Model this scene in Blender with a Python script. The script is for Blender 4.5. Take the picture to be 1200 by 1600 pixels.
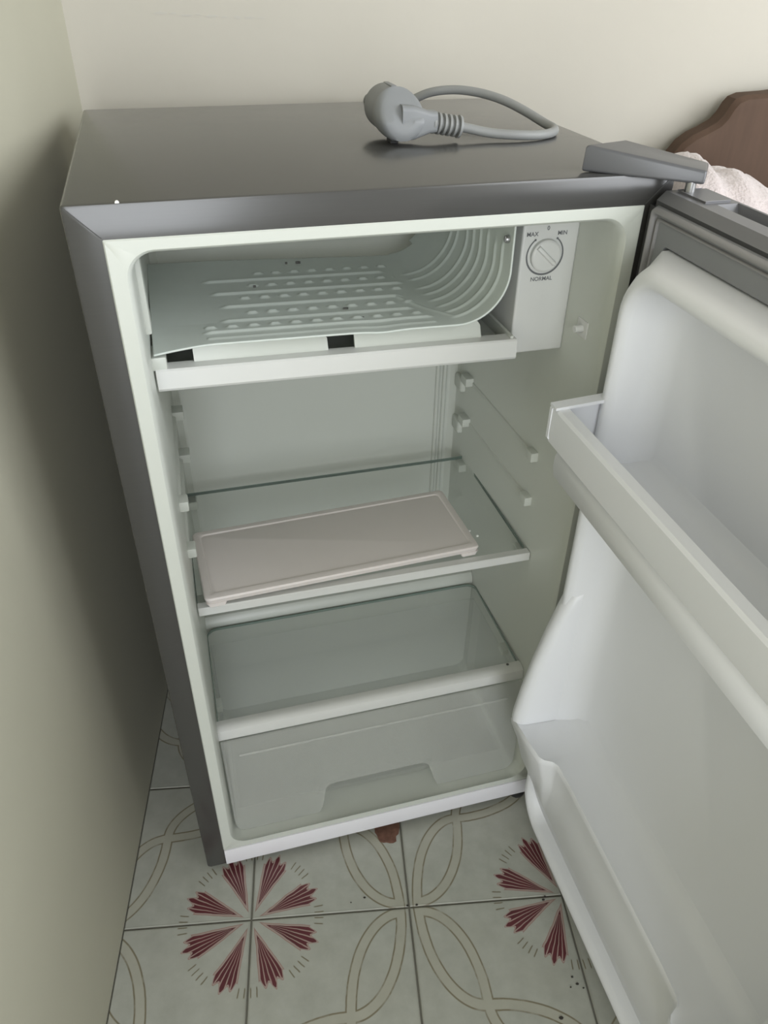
import bpy, bmesh, math, random
from mathutils import Vector, Matrix, noise
random.seed(7)
S = bpy.context.scene
COL = S.collection
for o in list(bpy.data.objects):
    bpy.data.objects.remove(o, do_unlink=True)

# ------------------------------------------------------------------ camera
YAW = math.radians(10.405)                       # the refrigerator stands turned in its corner
FM = Matrix.Translation((0.0998, 0, 0)) @ Matrix.Rotation(YAW, 4, 'Z')
cam_data = bpy.data.cameras.new('camera')
cam_data.sensor_fit = 'VERTICAL'
cam_data.sensor_height = 36.0
cam_data.lens = 36.0 * 1205.67 / 1600.0
cam_data.clip_start = 0.02
cam = bpy.data.objects.new('camera', cam_data)
COL.objects.link(cam)
cam.location = FM @ Vector((0.06837, -0.58808, 0.99404))
cam.rotation_euler = (0.9442, -0.0118, -0.2666 + YAW)
S.camera = cam

# ------------------------------------------------------------------ light
S.view_settings.view_transform = 'Standard'
S.view_settings.look = 'None'
S.view_settings.gamma = 1.0
S.view_settings.use_curve_mapping = False
S.view_settings.exposure = 0.27
world = bpy.data.worlds.new('sky')
S.world = world
world.use_nodes = True
world.node_tree.nodes['Background'].inputs[0].default_value = (0.72, 0.83, 1.0, 1)
world.node_tree.nodes['Background'].inputs[1].default_value = 1.0


def area(name, loc, target, sx, sy, watt, colr):
    l = bpy.data.lights.new(name, 'AREA')
    l.shape = 'RECTANGLE'
    l.size, l.size_y, l.energy, l.color = sx, sy, watt, colr
    o = bpy.data.objects.new(name, l)
    COL.objects.link(o)
    o.location = loc
    o.rotation_euler = (Vector(target) - Vector(loc)).to_track_quat('-Z', 'Y').to_euler()
    return o


# daylight entering by the window in the right wall and by the window behind the photographer
area('window_daylight_right', (1.73, -0.85, 1.30), (0.5, -0.75, 0.85), 1.60, 1.2, 29, (0.97, 0.985, 1.0))
area('window_daylight_front', (0.50, -2.84, 0.98), (0.40, 0.0, 0.55), 0.9, 1.7, 27, (0.96, 0.985, 1.0))
S.cycles.transparent_max_bounces = 32


# ------------------------------------------------------------------ helpers
def link(o, parent=None):
    COL.objects.link(o)
    if parent is not None:
        o.parent = parent
    return o


def mk(name, bm, mat, parent=None, loc=None, smooth=40, mats=None):
    bmesh.ops.recalc_face_normals(bm, faces=bm.faces[:])
    me = bpy.data.meshes.new(name)
    bm.to_mesh(me)
    bm.free()
    if smooth:
        for p in me.polygons:
            p.use_smooth = True
        me.set_sharp_from_angle(angle=math.radians(smooth))
    for m in (mats or [mat]):
        me.materials.append(m)
    o = bpy.data.objects.new(name, me)
    link(o, parent)
    if loc is not None:
        o.location = loc
    return o


def struct(o):
    o['kind'] = 'structure'
    return o


def tag(o, label, cat, group=None):
    o['label'] = label
    o['category'] = cat
    if group:
        o['group'] = group
    return o


def thing(name, label, cat, base, group=None):
    """Empty standing at base (refrigerator coordinates)"""
    e = bpy.data.objects.new(name, None)
    e.empty_display_size = 0.05
    COL.objects.link(e)
    e.matrix_world = FM @ Matrix.Translation(base)
    tag(e, label, cat, group)
    e['base'] = base
    return e


def part(name, bm, mat, root, **k):
    """mesh given in refrigerator coordinates, child of an Empty made by thing()"""
    b = Vector(root['base'])
    bmesh.ops.translate(bm, verts=bm.verts[:], vec=-b)
    return mk(name, bm, mat, root, **k)


def sub(name, bm, mat, par, root, **k):
    b = Vector(root['base'])
    bmesh.ops.translate(bm, verts=bm.verts[:], vec=-b)
    return mk(name, bm, mat, par, **k)


def box(bm, lo, hi, bev=0.0, seg=2):
    lo, hi = Vector(lo), Vector(hi)
    r = bmesh.ops.create_cube(bm, size=1.0)
    vs = r['verts']
    for v in vs:
        v.co = Vector([lo[i] + (v.co[i] + 0.5) * (hi[i] - lo[i]) for i in range(3)])
    if bev > 0:
        es = list({e for v in vs for e in v.link_edges})
        bmesh.ops.bevel(bm, geom=es, offset=bev, segments=seg, profile=0.6, affect='EDGES')
    return bm


def B(lo, hi, bev=0.0, seg=2):
    return box(bmesh.new(), lo, hi, bev, seg)


def rr(a0, a1, b0, b1, r, n=6):
    """rounded rectangle, counter-clockwise list of (a, b); r may be 4 radii (bl, br, tr, tl)"""
    if not isinstance(r, (tuple, list)):
        r = (r,) * 4
    out = []
    for (ca, cb, s, rad) in ((a0, b0, 180, r[0]), (a1, b0, 270, r[1]), (a1, b1, 0, r[2]), (a0, b1, 90, r[3])):
        ox = ca + rad if ca == a0 else ca - rad
        oy = cb + rad if cb == b0 else cb - rad
        for k in range(n + 1):
            t = math.radians(s + 90.0 * k / n)
            out.append((ox + rad * math.cos(t), oy + rad * math.sin(t)))
    return out


def loft(bm, loops, cap0=True, cap1=True, closed=True):
    vs = [[bm.verts.new(p) for p in lp] for lp in loops]
    n = len(loops[0])
    for i in range(len(vs) - 1):
        for k in range(n if closed else n - 1):
            k2 = (k + 1) % n
            try:
                bm.faces.new((vs[i][k], vs[i][k2], vs[i + 1][k2], vs[i + 1][k]))
            except ValueError:
                pass
    if cap0:
        bm.faces.new(vs[0])
    if cap1:
        bm.faces.new(vs[-1])
    return bm


def extr(bm, poly, f0, f1, m):
    """prism: poly of (p, q); m maps (p, q, depth) to a point"""
    return loft(bm, [[m(p, q, f0) for p, q in poly], [m(p, q, f1) for p, q in poly]])


def spline(pts, n=12):
    pts = [Vector(p) for p in pts]
    P = [pts[0] * 2 - pts[1]] + pts + [pts[-1] * 2 - pts[-2]]
    out = []
    for i in range(1, len(P) - 2):
        a, b, c, d = P[i - 1], P[i], P[i + 1], P[i + 2]
        for k in range(n):
            t = k / n
            out.append(0.5 * ((2 * b) + (c - a) * t + (2 * a - 5 * b + 4 * c - d) * t * t + (3 * b - a - 3 * c + d) * t ** 3))
    out.append(pts[-1])
    return out


def tube(bm, pts, r, n=12, caps=True):
    pts = [Vector(p) for p in pts]
    rad = r if callable(r) else (lambda t: r)
    up = None
    loops = []
    for i, p in enumerate(pts):
        d = (pts[min(i + 1, len(pts) - 1)] - pts[max(i - 1, 0)]).normalized()
        if up is None:
            up = d.orthogonal().normalized()
        up = (up - d * up.dot(d)).normalized()
        s = d.cross(up)
        R = rad(i / (len(pts) - 1))
        loops.append([p + (up * math.cos(2 * math.pi * k / n) + s * math.sin(2 * math.pi * k / n)) * R for k in range(n)])
    return loft(bm, loops, caps, caps)


def lathe(bm, prof, mp, n=32):
    """prof list of (axial, radius); mp maps (axial, c, s) to a point"""
    loops = [[mp(a, r * math.cos(2 * math.pi * k / n), r * math.sin(2 * math.pi * k / n)) for k in range(n)] for a, r in prof]
    return loft(bm, loops)


# ------------------------------------------------------------------ node expressions
class X:
    def __init__(s, nt, sock):
        s.nt, s.s = nt, sock

    def op(s, o, *a):
        n = s.nt.nodes.new('ShaderNodeMath')
        n.operation = o
        for i, v in enumerate((s,) + a):
            if isinstance(v, X):
                s.nt.links.new(v.s, n.inputs[i])
            else:
                n.inputs[i].default_value = v
        return X(s.nt, n.outputs[0])

    def __add__(s, o): return s.op('ADD', o)
    def __sub__(s, o): return s.op('SUBTRACT', o)
    def __mul__(s, o): return s.op('MULTIPLY', o)
    def __truediv__(s, o): return s.op('DIVIDE', o)
    def rsub(s, k): return (s * -1.0) + k
    def lt(s, o): return s.op('LESS_THAN', o)
    def gt(s, o): return s.op('GREATER_THAN', o)
    def mx(s, o): return s.op('MAXIMUM', o)
    def mn(s, o): return s.op('MINIMUM', o)
    def ab(s): return s.op('ABSOLUTE')
    def sq(s): return s * s
    def rt(s): return s.op('SQRT')
    def clamp(s):
        return s.op('MAXIMUM', 0.0).op('MINIMUM', 1.0)

    def below(s, edge, soft):
        """1 where s is under edge, with a soft step"""
        return ((s * -1.0 + edge) * (1.0 / soft) + 0.5).clamp()


def newmat(name):
    m = bpy.data.materials.new(name)
    m.use_nodes = True
    nt = m.node_tree
    return m, nt, nt.nodes['Principled BSDF']


def noise_node(nt, scale, detail=4, rough=0.55, coord='Object', stretch=None):
    tc = nt.nodes.new('ShaderNodeTexCoord')
    n = nt.nodes.new('ShaderNodeTexNoise')
    n.inputs['Scale'].default_value = scale
    n.inputs['Detail'].default_value = detail
    n.inputs['Roughness'].default_value = rough
    src = tc.outputs[coord]
    if stretch:
        mp = nt.nodes.new('ShaderNodeMapping')
        mp.inputs['Scale'].default_value = stretch
        nt.links.new(src, mp.inputs[0])
        src = mp.outputs[0]
    nt.links.new(src, n.inputs['Vector'])
    return n


def mixc(nt, fac, a, b):
    n = nt.nodes.new('ShaderNodeMix')
    n.data_type = 'RGBA'
    if isinstance(fac, X):
        fac = fac.s
    if isinstance(fac, (int, float)):
        n.inputs[0].default_value = fac
    else:
        nt.links.new(fac, n.inputs[0])
    for v, i in ((a, 6), (b, 7)):
        if isinstance(v, tuple):
            n.inputs[i].default_value = v if len(v) == 4 else v + (1,)
        else:
            nt.links.new(v, n.inputs[i])
    return n.outputs[2]


def mat(name, c, rough=0.5, metal=0.0, var=0.0, scale=20.0, bump=0.0, bscale=200.0, stretch=None, spec=0.5, coat=0.0):
    m, nt, p = newmat(name)
    p.inputs['Roughness'].default_value = rough
    p.inputs['Metallic'].default_value = metal
    p.inputs['Specular IOR Level'].default_value = spec
    p.inputs['Coat Weight'].default_value = coat
    p.inputs['Coat Roughness'].default_value = 0.2
    p.inputs['Coat IOR'].default_value = 1.55
    n = noise_node(nt, scale, stretch=stretch)
    lo = tuple(x * (1 - var) for x in c)
    hi = tuple(min(1, x * (1 + var)) for x in c)
    nt.links.new(mixc(nt, n.outputs[0], lo, hi), p.inputs['Base Color'])
    if bump:
        b = nt.nodes.new('ShaderNodeBump')
        b.inputs['Strength'].default_value = bump
        b.inputs['Distance'].default_value = 0.001
        n2 = noise_node(nt, bscale, stretch=stretch)
        nt.links.new(n2.outputs[0], b.inputs['Height'])
        nt.links.new(b.outputs[0], p.inputs['Normal'])
    return m


def glassy(name, tint, alpha, base, rough, fres=1.45):
    """thin clear sheet: lets light straight through, part of it coloured or scattered at the surface"""
    m, nt, p = newmat(name)
    out = nt.nodes['Material Output']
    tr = nt.nodes.new('ShaderNodeBsdfTransparent')
    tr.inputs[0].default_value = tint + (1,)
    p.inputs['Base Color'].default_value = base + (1,)
    p.inputs['Roughness'].default_value = rough
    mx = nt.nodes.new('ShaderNodeMixShader')
    mx.inputs[0].default_value = alpha
    nt.links.new(tr.outputs[0], mx.inputs[1])
    nt.links.new(p.outputs[0], mx.inputs[2])
    gl = nt.nodes.new('ShaderNodeBsdfGlossy')
    gl.inputs['Roughness'].default_value = max(0.03, rough * 0.5)
    fr = nt.nodes.new('ShaderNodeFresnel')
    fr.inputs[0].default_value = fres
    geo = nt.nodes.new('ShaderNodeNewGeometry')        # the sheet mirrors on its front side only
    fac = X(nt, fr.outputs[0]) * X(nt, geo.outputs['Backfacing']).rsub(1.0)
    mx2 = nt.nodes.new('ShaderNodeMixShader')
    nt.links.new(fac.s, mx2.inputs[0])
    nt.links.new(mx.outputs[0], mx2.inputs[1])
    nt.links.new(gl.outputs[0], mx2.inputs[2])
    nt.links.new(mx2.outputs[0], out.inputs[0])
    return m


M = {}
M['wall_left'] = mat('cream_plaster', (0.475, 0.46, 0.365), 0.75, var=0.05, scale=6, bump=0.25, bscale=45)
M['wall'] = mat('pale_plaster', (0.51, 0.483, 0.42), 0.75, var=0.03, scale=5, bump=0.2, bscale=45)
M['wall_bounce'] = mat('bounce_plaster', (0.82, 0.81, 0.78), 0.75, var=0.02, scale=5)  # unseen walls, whitened to bounce more light into the room
M['ceiling'] = mat('ceiling_paint', (0.80, 0.79, 0.76), 0.9, var=0.02)
M['grout'] = mat('dark_grout', (0.16, 0.155, 0.13), 0.9, var=0.25, scale=60)
M['shell'] = mat('dark_steel_laminate', (0.042, 0.0412, 0.039), 0.42, spec=0.15, var=0.10, scale=14, stretch=(1, 40, 40), bump=0.06, bscale=60, coat=1.0)
M['seam'] = mat('seam_dark', (0.06, 0.06, 0.058), 0.6)
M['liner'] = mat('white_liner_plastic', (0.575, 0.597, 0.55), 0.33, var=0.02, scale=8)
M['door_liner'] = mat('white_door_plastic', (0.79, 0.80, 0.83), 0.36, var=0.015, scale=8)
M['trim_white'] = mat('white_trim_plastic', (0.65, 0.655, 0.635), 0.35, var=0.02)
M['kick'] = mat('white_sheet_metal', (0.80, 0.79, 0.83), 0.4, var=0.02)
M['evap'] = mat('grey_white_plate_enamel', (0.65, 0.70, 0.66), 0.38, var=0.05, scale=30, bump=0.08, bscale=160)
M['chip'] = mat('bare_metal_chip', (0.10, 0.10, 0.09), 0.5, var=0.3)
M['white_chip'] = mat('white_chip', (0.85, 0.85, 0.82), 0.5)
M['screw'] = mat('steel_screw', (0.42, 0.42, 0.42), 0.3, metal=0.9)
M['print'] = mat('grey_print', (0.14, 0.145, 0.15), 0.6)
M['tray'] = mat('pinkish_white_plastic', (0.74, 0.685, 0.66), 0.42, var=0.02)
M['glass'] = glassy('shelf_glass', (0.99, 0.996, 0.992), 0.04, (0.78, 0.82, 0.79), 0.08)
M['glass_edge'] = mat('glass_edge', (0.16, 0.22, 0.19), 0.2)
M['cover_glass'] = glassy('crisper_cover_glass', (0.99, 0.996, 0.992), 0.12, (0.90, 0.94, 0.91), 0.10)
M['frost'] = glassy('frosted_drawer_plastic', (0.99, 0.992, 0.988), 0.26, (0.66, 0.67, 0.635), 0.35)
M['frost_thin'] = glassy('clear_drawer_plastic', (0.99, 0.99, 0.99), 0.05, (0.85, 0.86, 0.85), 0.3)
M['cap'] = mat('dark_door_cap_plastic', (0.16, 0.16, 0.17), 0.42, var=0.05)
M['recess'] = mat('recess_black', (0.05, 0.05, 0.052), 0.5)  # black for the grip slot floor and the painted hinge gap shade
M['gasket'] = mat('grey_rubber_gasket', (0.235, 0.24, 0.25), 0.5, var=0.04)
M['gasket_bead'] = mat('grey_rubber_bead', (0.26, 0.255, 0.26), 0.5, var=0.04)
M['hinge'] = mat('grey_hinge_plastic', (0.085, 0.086, 0.092), 0.38, var=0.03, coat=0.2)
M['foot'] = mat('black_foot_rubber', (0.03, 0.03, 0.03), 0.7)
M['cord'] = mat('grey_cord_rubber', (0.245, 0.25, 0.245), 0.5, var=0.04)
M['plug'] = mat('grey_plug_rubber', (0.205, 0.213, 0.218), 0.5, var=0.04)
M['brass'] = mat('plated_pin', (0.5, 0.48, 0.42), 0.3, metal=1.0)
M['stain'] = mat('rust_stain', (0.17, 0.085, 0.06), 0.9, var=0.55, scale=160)
M['crumb'] = mat('dark_crumb', (0.05, 0.045, 0.04), 0.9)
M['wcrumb'] = mat('white_crumb', (0.85, 0.85, 0.82), 0.8)
M['mattress'] = mat('mattress_cloth', (0.55, 0.5, 0.48), 0.9, var=0.1)


def wood():
    m, nt, p = newmat('brown_headboard_wood')
    n = noise_node(nt, 9, 6, 0.6, stretch=(9, 9, 0.9))
    n2 = noise_node(nt, 3, 3, 0.5)
    c = mixc(nt, n.outputs[0], (0.028, 0.017, 0.011), (0.15, 0.094, 0.064))
    c = mixc(nt, n2.outputs[0], c, (0.10, 0.064, 0.046))
    nt.links.new(c, p.inputs['Base Color'])
    p.inputs['Roughness'].default_value = 0.7
    p.inputs['Specular IOR Level'].default_value = 0.2
    return m


def fluffy():
    m, nt, p = newmat('pink_white_terry')
    n = noise_node(nt, 260, 4)
    n2 = noise_node(nt, 18, 3)
    c = mixc(nt, n.outputs[0], (0.42, 0.365, 0.355), (0.70, 0.635, 0.62))
    c = mixc(nt, n2.outputs[0], c, (0.58, 0.50, 0.49))
    nt.links.new(c, p.inputs['Base Color'])
    p.inputs['Roughness'].default_value = 0.95
    p.inputs['Sheen Weight'].default_value = 0.4
    b = nt.nodes.new('ShaderNodeBump')
    b.inputs['Strength'].default_value = 0.8
    b.inputs['Distance'].default_value = 0.003
    nt.links.new(n.outputs[0], b.inputs['Height'])
    nt.links.new(b.outputs[0], p.inputs['Normal'])
    return m


def tile_mat():
    """printed ceramic tile: UV (0,0) is the rosette corner, (1,0) the corner where the loops cross"""
    m, nt, p = newmat('printed_floor_tile')
    uv = nt.nodes.new('ShaderNodeUVMap')
    sp = nt.nodes.new('ShaderNodeSeparateXYZ')
    nt.links.new(uv.outputs[0], sp.inputs[0])
    x0, y0 = X(nt, sp.outputs[0]), X(nt, sp.outputs[1])
    wob = noise_node(nt, 26, 3, coord='Object')
    w = (X(nt, wob.outputs[0]) - 0.5) * 0.016
    x, y = x0 + w, y0 - w
    P, Q = x.mx(y), x.mn(y)                      # the print is symmetric about the tile's diagonal

    def ell(cx, cy, a, b):
        dx, dy = P - cx, Q - cy
        k1 = ((dx * (1 / a)).sq() + (dy * (1 / b)).sq()).rt()
        k2 = ((dx * (1 / a ** 2)).sq() + (dy * (1 / b ** 2)).sq()).rt() + 1e-4
        return k1 * (k1 - 1.0) / k2
    far = 1.0
    d1 = ell(0.945, 0.60, 0.345, 0.57).ab() + (P.gt(0.955) + Q.gt(0.61)) * far
    d2 = ell(0.60, 0.0, 0.342, 0.60).ab() + P.lt(0.595) * far
    d = d1.mn(d2)
    band = d.below(0.030, 0.006)
    edge = (d - 0.030).ab().below(0.0046, 0.004)
    # rosette: two fans per tile quarter at 22.5 and 67.5 degrees, folded onto one
    c1, s1 = math.cos(math.radians(22.0)), math.sin(math.radians(22.0))
    t = P * c1 + Q * s1
    v = Q * c1 - P * s1
    hw = (t - 0.085) * 0.255                      # half width of the fan at distance t
    f = v / (hw.mx(0.002))                        # -1..1 across the fan
    lob = (f * (3.0 * math.pi)).op('COSINE')
    tip = (f.ab() * -0.050 + 0.425) + lob * 0.019
    inside = hw - v.ab()
    rad = tip - t
    sd = inside.mn(rad)                           # > 0 inside the fan
    fan_out = (sd * -1.0).below(0.0085, 0.004)     # with the light and dark rims
    fan_rim = (sd * -1.0).below(0.0045, 0.003)
    fan_in = (sd * -1.0).below(-0.004, 0.004)
    rays = (((f * (5.0 * math.pi)).op('COSINE') * -1.0 - 0.62) * 4.0).clamp() * fan_in * f.ab().lt(0.8) * t.gt(0.13)
    # short ticks between the fans
    r = (x.sq() + y.sq()).rt()
    ang = y.op('ARCTAN2', x) * (180 / math.pi)
    am = ang.op('PINGPONG', 45.0)
    tk = ((am * (1 / 5.0)).op('FRACT') - 0.5).ab().below(0.10, 0.06)
    tick = tk * ((r - 0.425).ab().below(0.028, 0.01)) * ((am.lt(9.0)) + (am.gt(34.0))).clamp()
    base_n = noise_node(nt, 34, 5, 0.6)
    big_n = noise_node(nt, 7, 3, 0.5)
    base = mixc(nt, base_n.outputs[0], (0.325, 0.332, 0.292), (0.54, 0.555, 0.51))
    base = mixc(nt, (X(nt, big_n.outputs[0]) - 0.35) * 1.2, base, (0.45, 0.445, 0.385))
    c = mixc(nt, band * 0.40, base, (0.45, 0.425, 0.335))
    c = mixc(nt, edge * 0.85 * ((X(nt, base_n.outputs[0]) - 0.25) * 4.0).clamp(), c, (0.17, 0.14, 0.075))
    c = mixc(nt, tick * 0.9, c, (0.17, 0.145, 0.085))
    c = mixc(nt, fan_out * 0.85, c, (0.30, 0.14, 0.12))
    c = mixc(nt, fan_rim * 0.9, c, (0.44, 0.36, 0.32))
    mar = mixc(nt, base_n.outputs[0], (0.065, 0.012, 0.017), (0.17, 0.038, 0.048))
    c = mixc(nt, fan_in, c, mar)
    c = mixc(nt, rays * 0.9, c, (0.46, 0.35, 0.31))
    # worn, dirty rim of each tile
    e = x0.mn(y0).mn(x0.rsub(1.0)).mn(y0.rsub(1.0))
    c = mixc(nt, e.below(0.012, 0.02) * 0.35, c, (0.20, 0.18, 0.13))
    nt.links.new(c, p.inputs['Base Color'])
    p.inputs['Roughness'].default_value = 0.42
    return m


M['wood'] = wood()
M['fluffy'] = fluffy()
M['tile'] = tile_mat()

# ------------------------------------------------------------------ room
RU, FV, BV, CZ = 1.7686, -2.88, 0.502, 2.62        # right wall, front wall, back wall, ceiling
struct(mk('wall_left', B((-0.12, FV - 0.12, 0), (0, BV + 0.12, CZ)), M['wall_left'], smooth=0))
struct(mk('wall_back', B((0, BV, 0), (RU, BV + 0.12, CZ)), M['wall'], smooth=0))
bm = bmesh.new()                                   # right wall around its window opening
for lo, hi in (((-1.70, 0), (0.0, 0.65)), ((-1.70, 1.95), (0.0, CZ)), ((FV, 0), (-1.70, CZ)), ((0.0, 0), (BV, CZ))):
    box(bm, (RU, lo[0], lo[1]), (RU + 0.12, hi[0], hi[1]))
struct(mk('wall_right', bm, M['wall_bounce'], smooth=0))
bm = bmesh.new()
for lo, hi in (((0.05, 0), (1.05, 0.10)), ((0.05, 1.88), (1.05, CZ)), ((0, 0), (0.05, CZ)), ((1.05, 0), (RU, CZ))):
    box(bm, (lo[0], FV - 0.12, lo[1]), (hi[0], FV, hi[1]))
struct(mk('wall_front', bm, M['wall_bounce'], smooth=0))
struct(mk('ceiling', B((-0.12, FV - 0.12, CZ), (RU + 0.12, BV + 0.12, CZ + 0.1)), M['ceiling'], smooth=0))
floor = struct(mk('floor', B((-0.12, FV - 0.12, -0.10), (RU + 0.12, BV + 0.12, -0.0018)), M['grout'], smooth=0))
for nm, ax in (('window_1', 0), ('window_2', 1)):
    bm = bmesh.new()
    a0, a1, b0, b1 = ((-1.70, 0.0, 0.65, 1.95), (0.05, 1.05, 0.10, 1.88))[ax]
    for p0, p1, q0, q1 in ((a0, a1, b0, b0 + .05), (a0, a1, b1 - .05, b1), (a0, a0 + .05, b0, b1), (a1 - .05, a1, b0, b1)):
        if ax == 0:
            box(bm, (RU + .02, p0, q0), (RU + .08, p1, q1))
        else:
            box(bm, (p0, FV - .08, q0), (p1, FV - .02, q1))
    struct(mk(nm, bm, M['trim_white'], smooth=0))

# floor tiles, each one an object; alike tiles share a mesh
TS, TU, TV, G = 0.2012, 0.159, -0.0655, 0.0011
cache = {}


def tile_mesh(i, j, u0, u1, v0, v1):
    key = (i % 2, j % 2, round(u0 - TU - i * TS, 4), round(u1 - TU - i * TS, 4), round(v0 - TV - j * TS, 4), round(v1 - TV - j * TS, 4))
    if key in cache:
        return cache[key]
    bm = bmesh.new()
    a0, a1, b0, b1 = u0 - u0 + G, u1 - u0 - G, G, v1 - v0 - G
    e = 0.0009
    lps = [[(a0, b0, -0.009), (a1, b0, -0.009), (a1, b1, -0.009), (a0, b1, -0.009)],
           [(a0, b0, -e), (a1, b0, -e), (a1, b1, -e), (a0, b1, -e)],
           [(a0 + e, b0 + e, 0), (a1 - e, b0 + e, 0), (a1 - e, b1 - e, 0), (a0 + e, b1 - e, 0)]]
    loft(bm, lps)
    bmesh.ops.recalc_face_normals(bm, faces=bm.faces[:])
    uvl = bm.loops.layers.uv.new('UVMap')
    for f in bm.faces:
        for l in f.loops:
            fx = (l.vert.co.x + u0 - TU) / TS - i
            fy = (l.vert.co.y + v0 - TV) / TS - j
            l[uvl].uv = (fx if i % 2 == 0 else 1 - fx, fy if j % 2 == 0 else 1 - fy)
    me = bpy.data.meshes.new('floor_tile')
    bm.to_mesh(me)
    bm.free()
    me.materials.append(M['tile'])
    cache[key] = me
    return me


for i in range(-1, 8):
    for j in range(-14, 3):
        u0, u1 = max(0.0, TU + i * TS), TU + (i + 1) * TS
        v0, v1 = TV + j * TS, min(BV, TV + (j + 1) * TS)
        o = bpy.data.objects.new('floor_tile', tile_mesh(i, j, u0, u1, v0, v1))
        link(o, floor)
        o.location = (u0, v0, random.uniform(-0.0003, 0.0001))

# ------------------------------------------------------------------ refrigerator
W, D, H, Z0, FL, FT = 0.48, 0.4056, 0.8517, 0.015, 0.024, 0.0246
fr = thing('refrigerator', 'small dark grey refrigerator with its door open, in the corner', 'refrigerator', (0.24, 0.2, 0.0))


def ring(x0, x1, z0, z1, y, r=0.003, n=3):
    return [(a, y, b) for a, b in rr(x0, x1, z0, z1, r, n)]


bm = bmesh.new()
loft(bm, [ring(0, W, Z0, H, D), ring(0, W, Z0, H, 0.0025), ring(0.0008, W - 0.0008, Z0, H - 0.0008, 0.0006),
          ring(0.0025, W - 0.0025, Z0, H - 0.0025, 0.0),
          ring(FL, W - FL, Z0 + 0.001, H - FT, 0.0, 0.001), ring(FL, W - FL, Z0 + 0.001, H - FT, 0.012, 0.001)], True, False)
cabinet = part('cabinet', bm, M['shell'], fr, smooth=25)
for sx in (1, -1):                                 # mitred corners of the front flange
    bm = bmesh.new()
    xo = 0.002 if sx == 1 else W - 0.002
    pts = [(xo, H - 0.002), (xo + sx * 0.0012, H - 0.002), (xo + sx * 0.022, H - 0.0234), (xo + sx * 0.0212, H - 0.0236)]
    extr(bm, pts, -0.0002, 0.0004, lambda p, q, d: (p, d, q))
    sub('mitre_seam', bm, M['seam'], cabinet, fr, smooth=0)
bm = bmesh.new()
lathe(bm, [(-0.0003, 0.0008), (-0.0003, 0.0022), (0.0006, 0.0024)],
      lambda a, c, s: (0.0385 + c * 0.7, 0.0004 + a + 0.001, H - 0.0008 + s * 0.9), 10)
o = sub('paint_chip', bm, M['white_chip'], cabinet, fr)
o['label'] = 'small white paint chip on the front edge'

# liner: front frame, rounded mouth, tapered cavity
bm = bmesh.new()
LZ = 0.046
loft(bm, [ring(FL, W - FL, LZ, H - FT, 0.010, 0.001, 8), ring(FL, W - FL, LZ, H - FT, 0.0, 0.001, 8),
          ring(FL + .001, W - FL - .001, LZ + .001, H - FT - .001, -0.0012, 0.002, 8),
          ring(0.0360, 0.4440, 0.0570, 0.8185, -0.0012, 0.022, 8),
          ring(0.0378, 0.4422, 0.0555, 0.8168, 0.0006, 0.021, 8),
          ring(0.0395, 0.4405, 0.0540, 0.8150, 0.006, 0.019, 8),
          ring(0.0405, 0.4395, 0.0535, 0.8135, 0.020, 0.018, 8),
          ring(0.0440, 0.4330, 0.0535, 0.8080, 0.318, 0.018, 8),
          ring(0.0460, 0.4300, 0.0560, 0.8060, 0.329, 0.016, 8),
          ring(0.0540, 0.4220, 0.0640, 0.7980, 0.335, 0.012, 8)], False, True)
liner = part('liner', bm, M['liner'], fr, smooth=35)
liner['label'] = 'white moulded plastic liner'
# compressor hump at the bottom of the cavity
bm = bmesh.new()
prof = [(0.334, 0.054), (0.222, 0.054), (0.217, 0.235), (0.2185, 0.243), (0.224, 0.2485), (0.233, 0.250), (0.334, 0.252)]
extr(bm, prof, 0.0425, 0.4345, lambda p, q, d: (d, p, q))
sub('compressor_hump', bm, M['liner'], liner, fr, smooth=35)
# drain channel ribs on the back wall
for xx in (0.4035, 0.4135):
    bm = bmesh.new()
    tube(bm, [(xx, 0.334, 0.255), (xx, 0.334, 0.68)], 0.0032, 10)
    sub('drain_rib', bm, M['liner'], liner, fr)
# shelf supports moulded in the side walls
for side in (1, -1):
    xw = 0.4385 if side == 1 else 0.0415
    for (z, front, back) in ((0.537, True, True), (0.476, True, True), (0.402, True, True), (0.226, True, False)):
        for y0, y1, dx in ((0.083, 0.099, 0.009), (0.278, 0.298, 0.011)):
            if (y0 < 0.2 and not front) or (y0 > 0.2 and not back):
                continue
            if z < 0.41 and y0 < 0.2:
                zz0, zz1 = z - 0.012, z - 0.002
            else:
                zz0, zz1 = z - 0.010, z + 0.002
            xs = xw - 0.0045 * (y0 > 0.2) * side
            bm = B((min(xs + side * .006, xs - side * dx), y0, zz0), (max(xs + side * .006, xs - side * dx), y1, zz1), 0.0018)
            sub('shelf_support', bm, M['liner'], liner, fr)
    for z in (0.537, 0.476):
        bm = bmesh.new()
        poly = [(0.0, z - 0.012), (0.0, z - 0.001), (0.0022, z - 0.004), (0.0022, z - 0.009)]
        xs0, xs1 = xw, xw - side * 0.003
        l0 = [(xs0 + side * .002 - side * p * 1.9, 0.10, q) for p, q in poly]
        l1 = [(xs1 + side * .001 - side * p * 1.9, 0.30, q) for p, q in poly]
        loft(bm, [l0, l1])
        sub('shelf_rail', bm, M['liner'], liner, fr, smooth=0)
    for z in (0.505, 0.440) if side == 1 else ():   # rounded stops in the back corner
        xs = xw - side * 0.006
        bm = B((min(xs + side * .008, xs - side * .006), 0.304, z), (max(xs + side * .008, xs - side * .006), 0.330, z + 0.022), 0.005, 3)
        sub('shelf_stop', bm, M['liner'], liner, fr)
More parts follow.
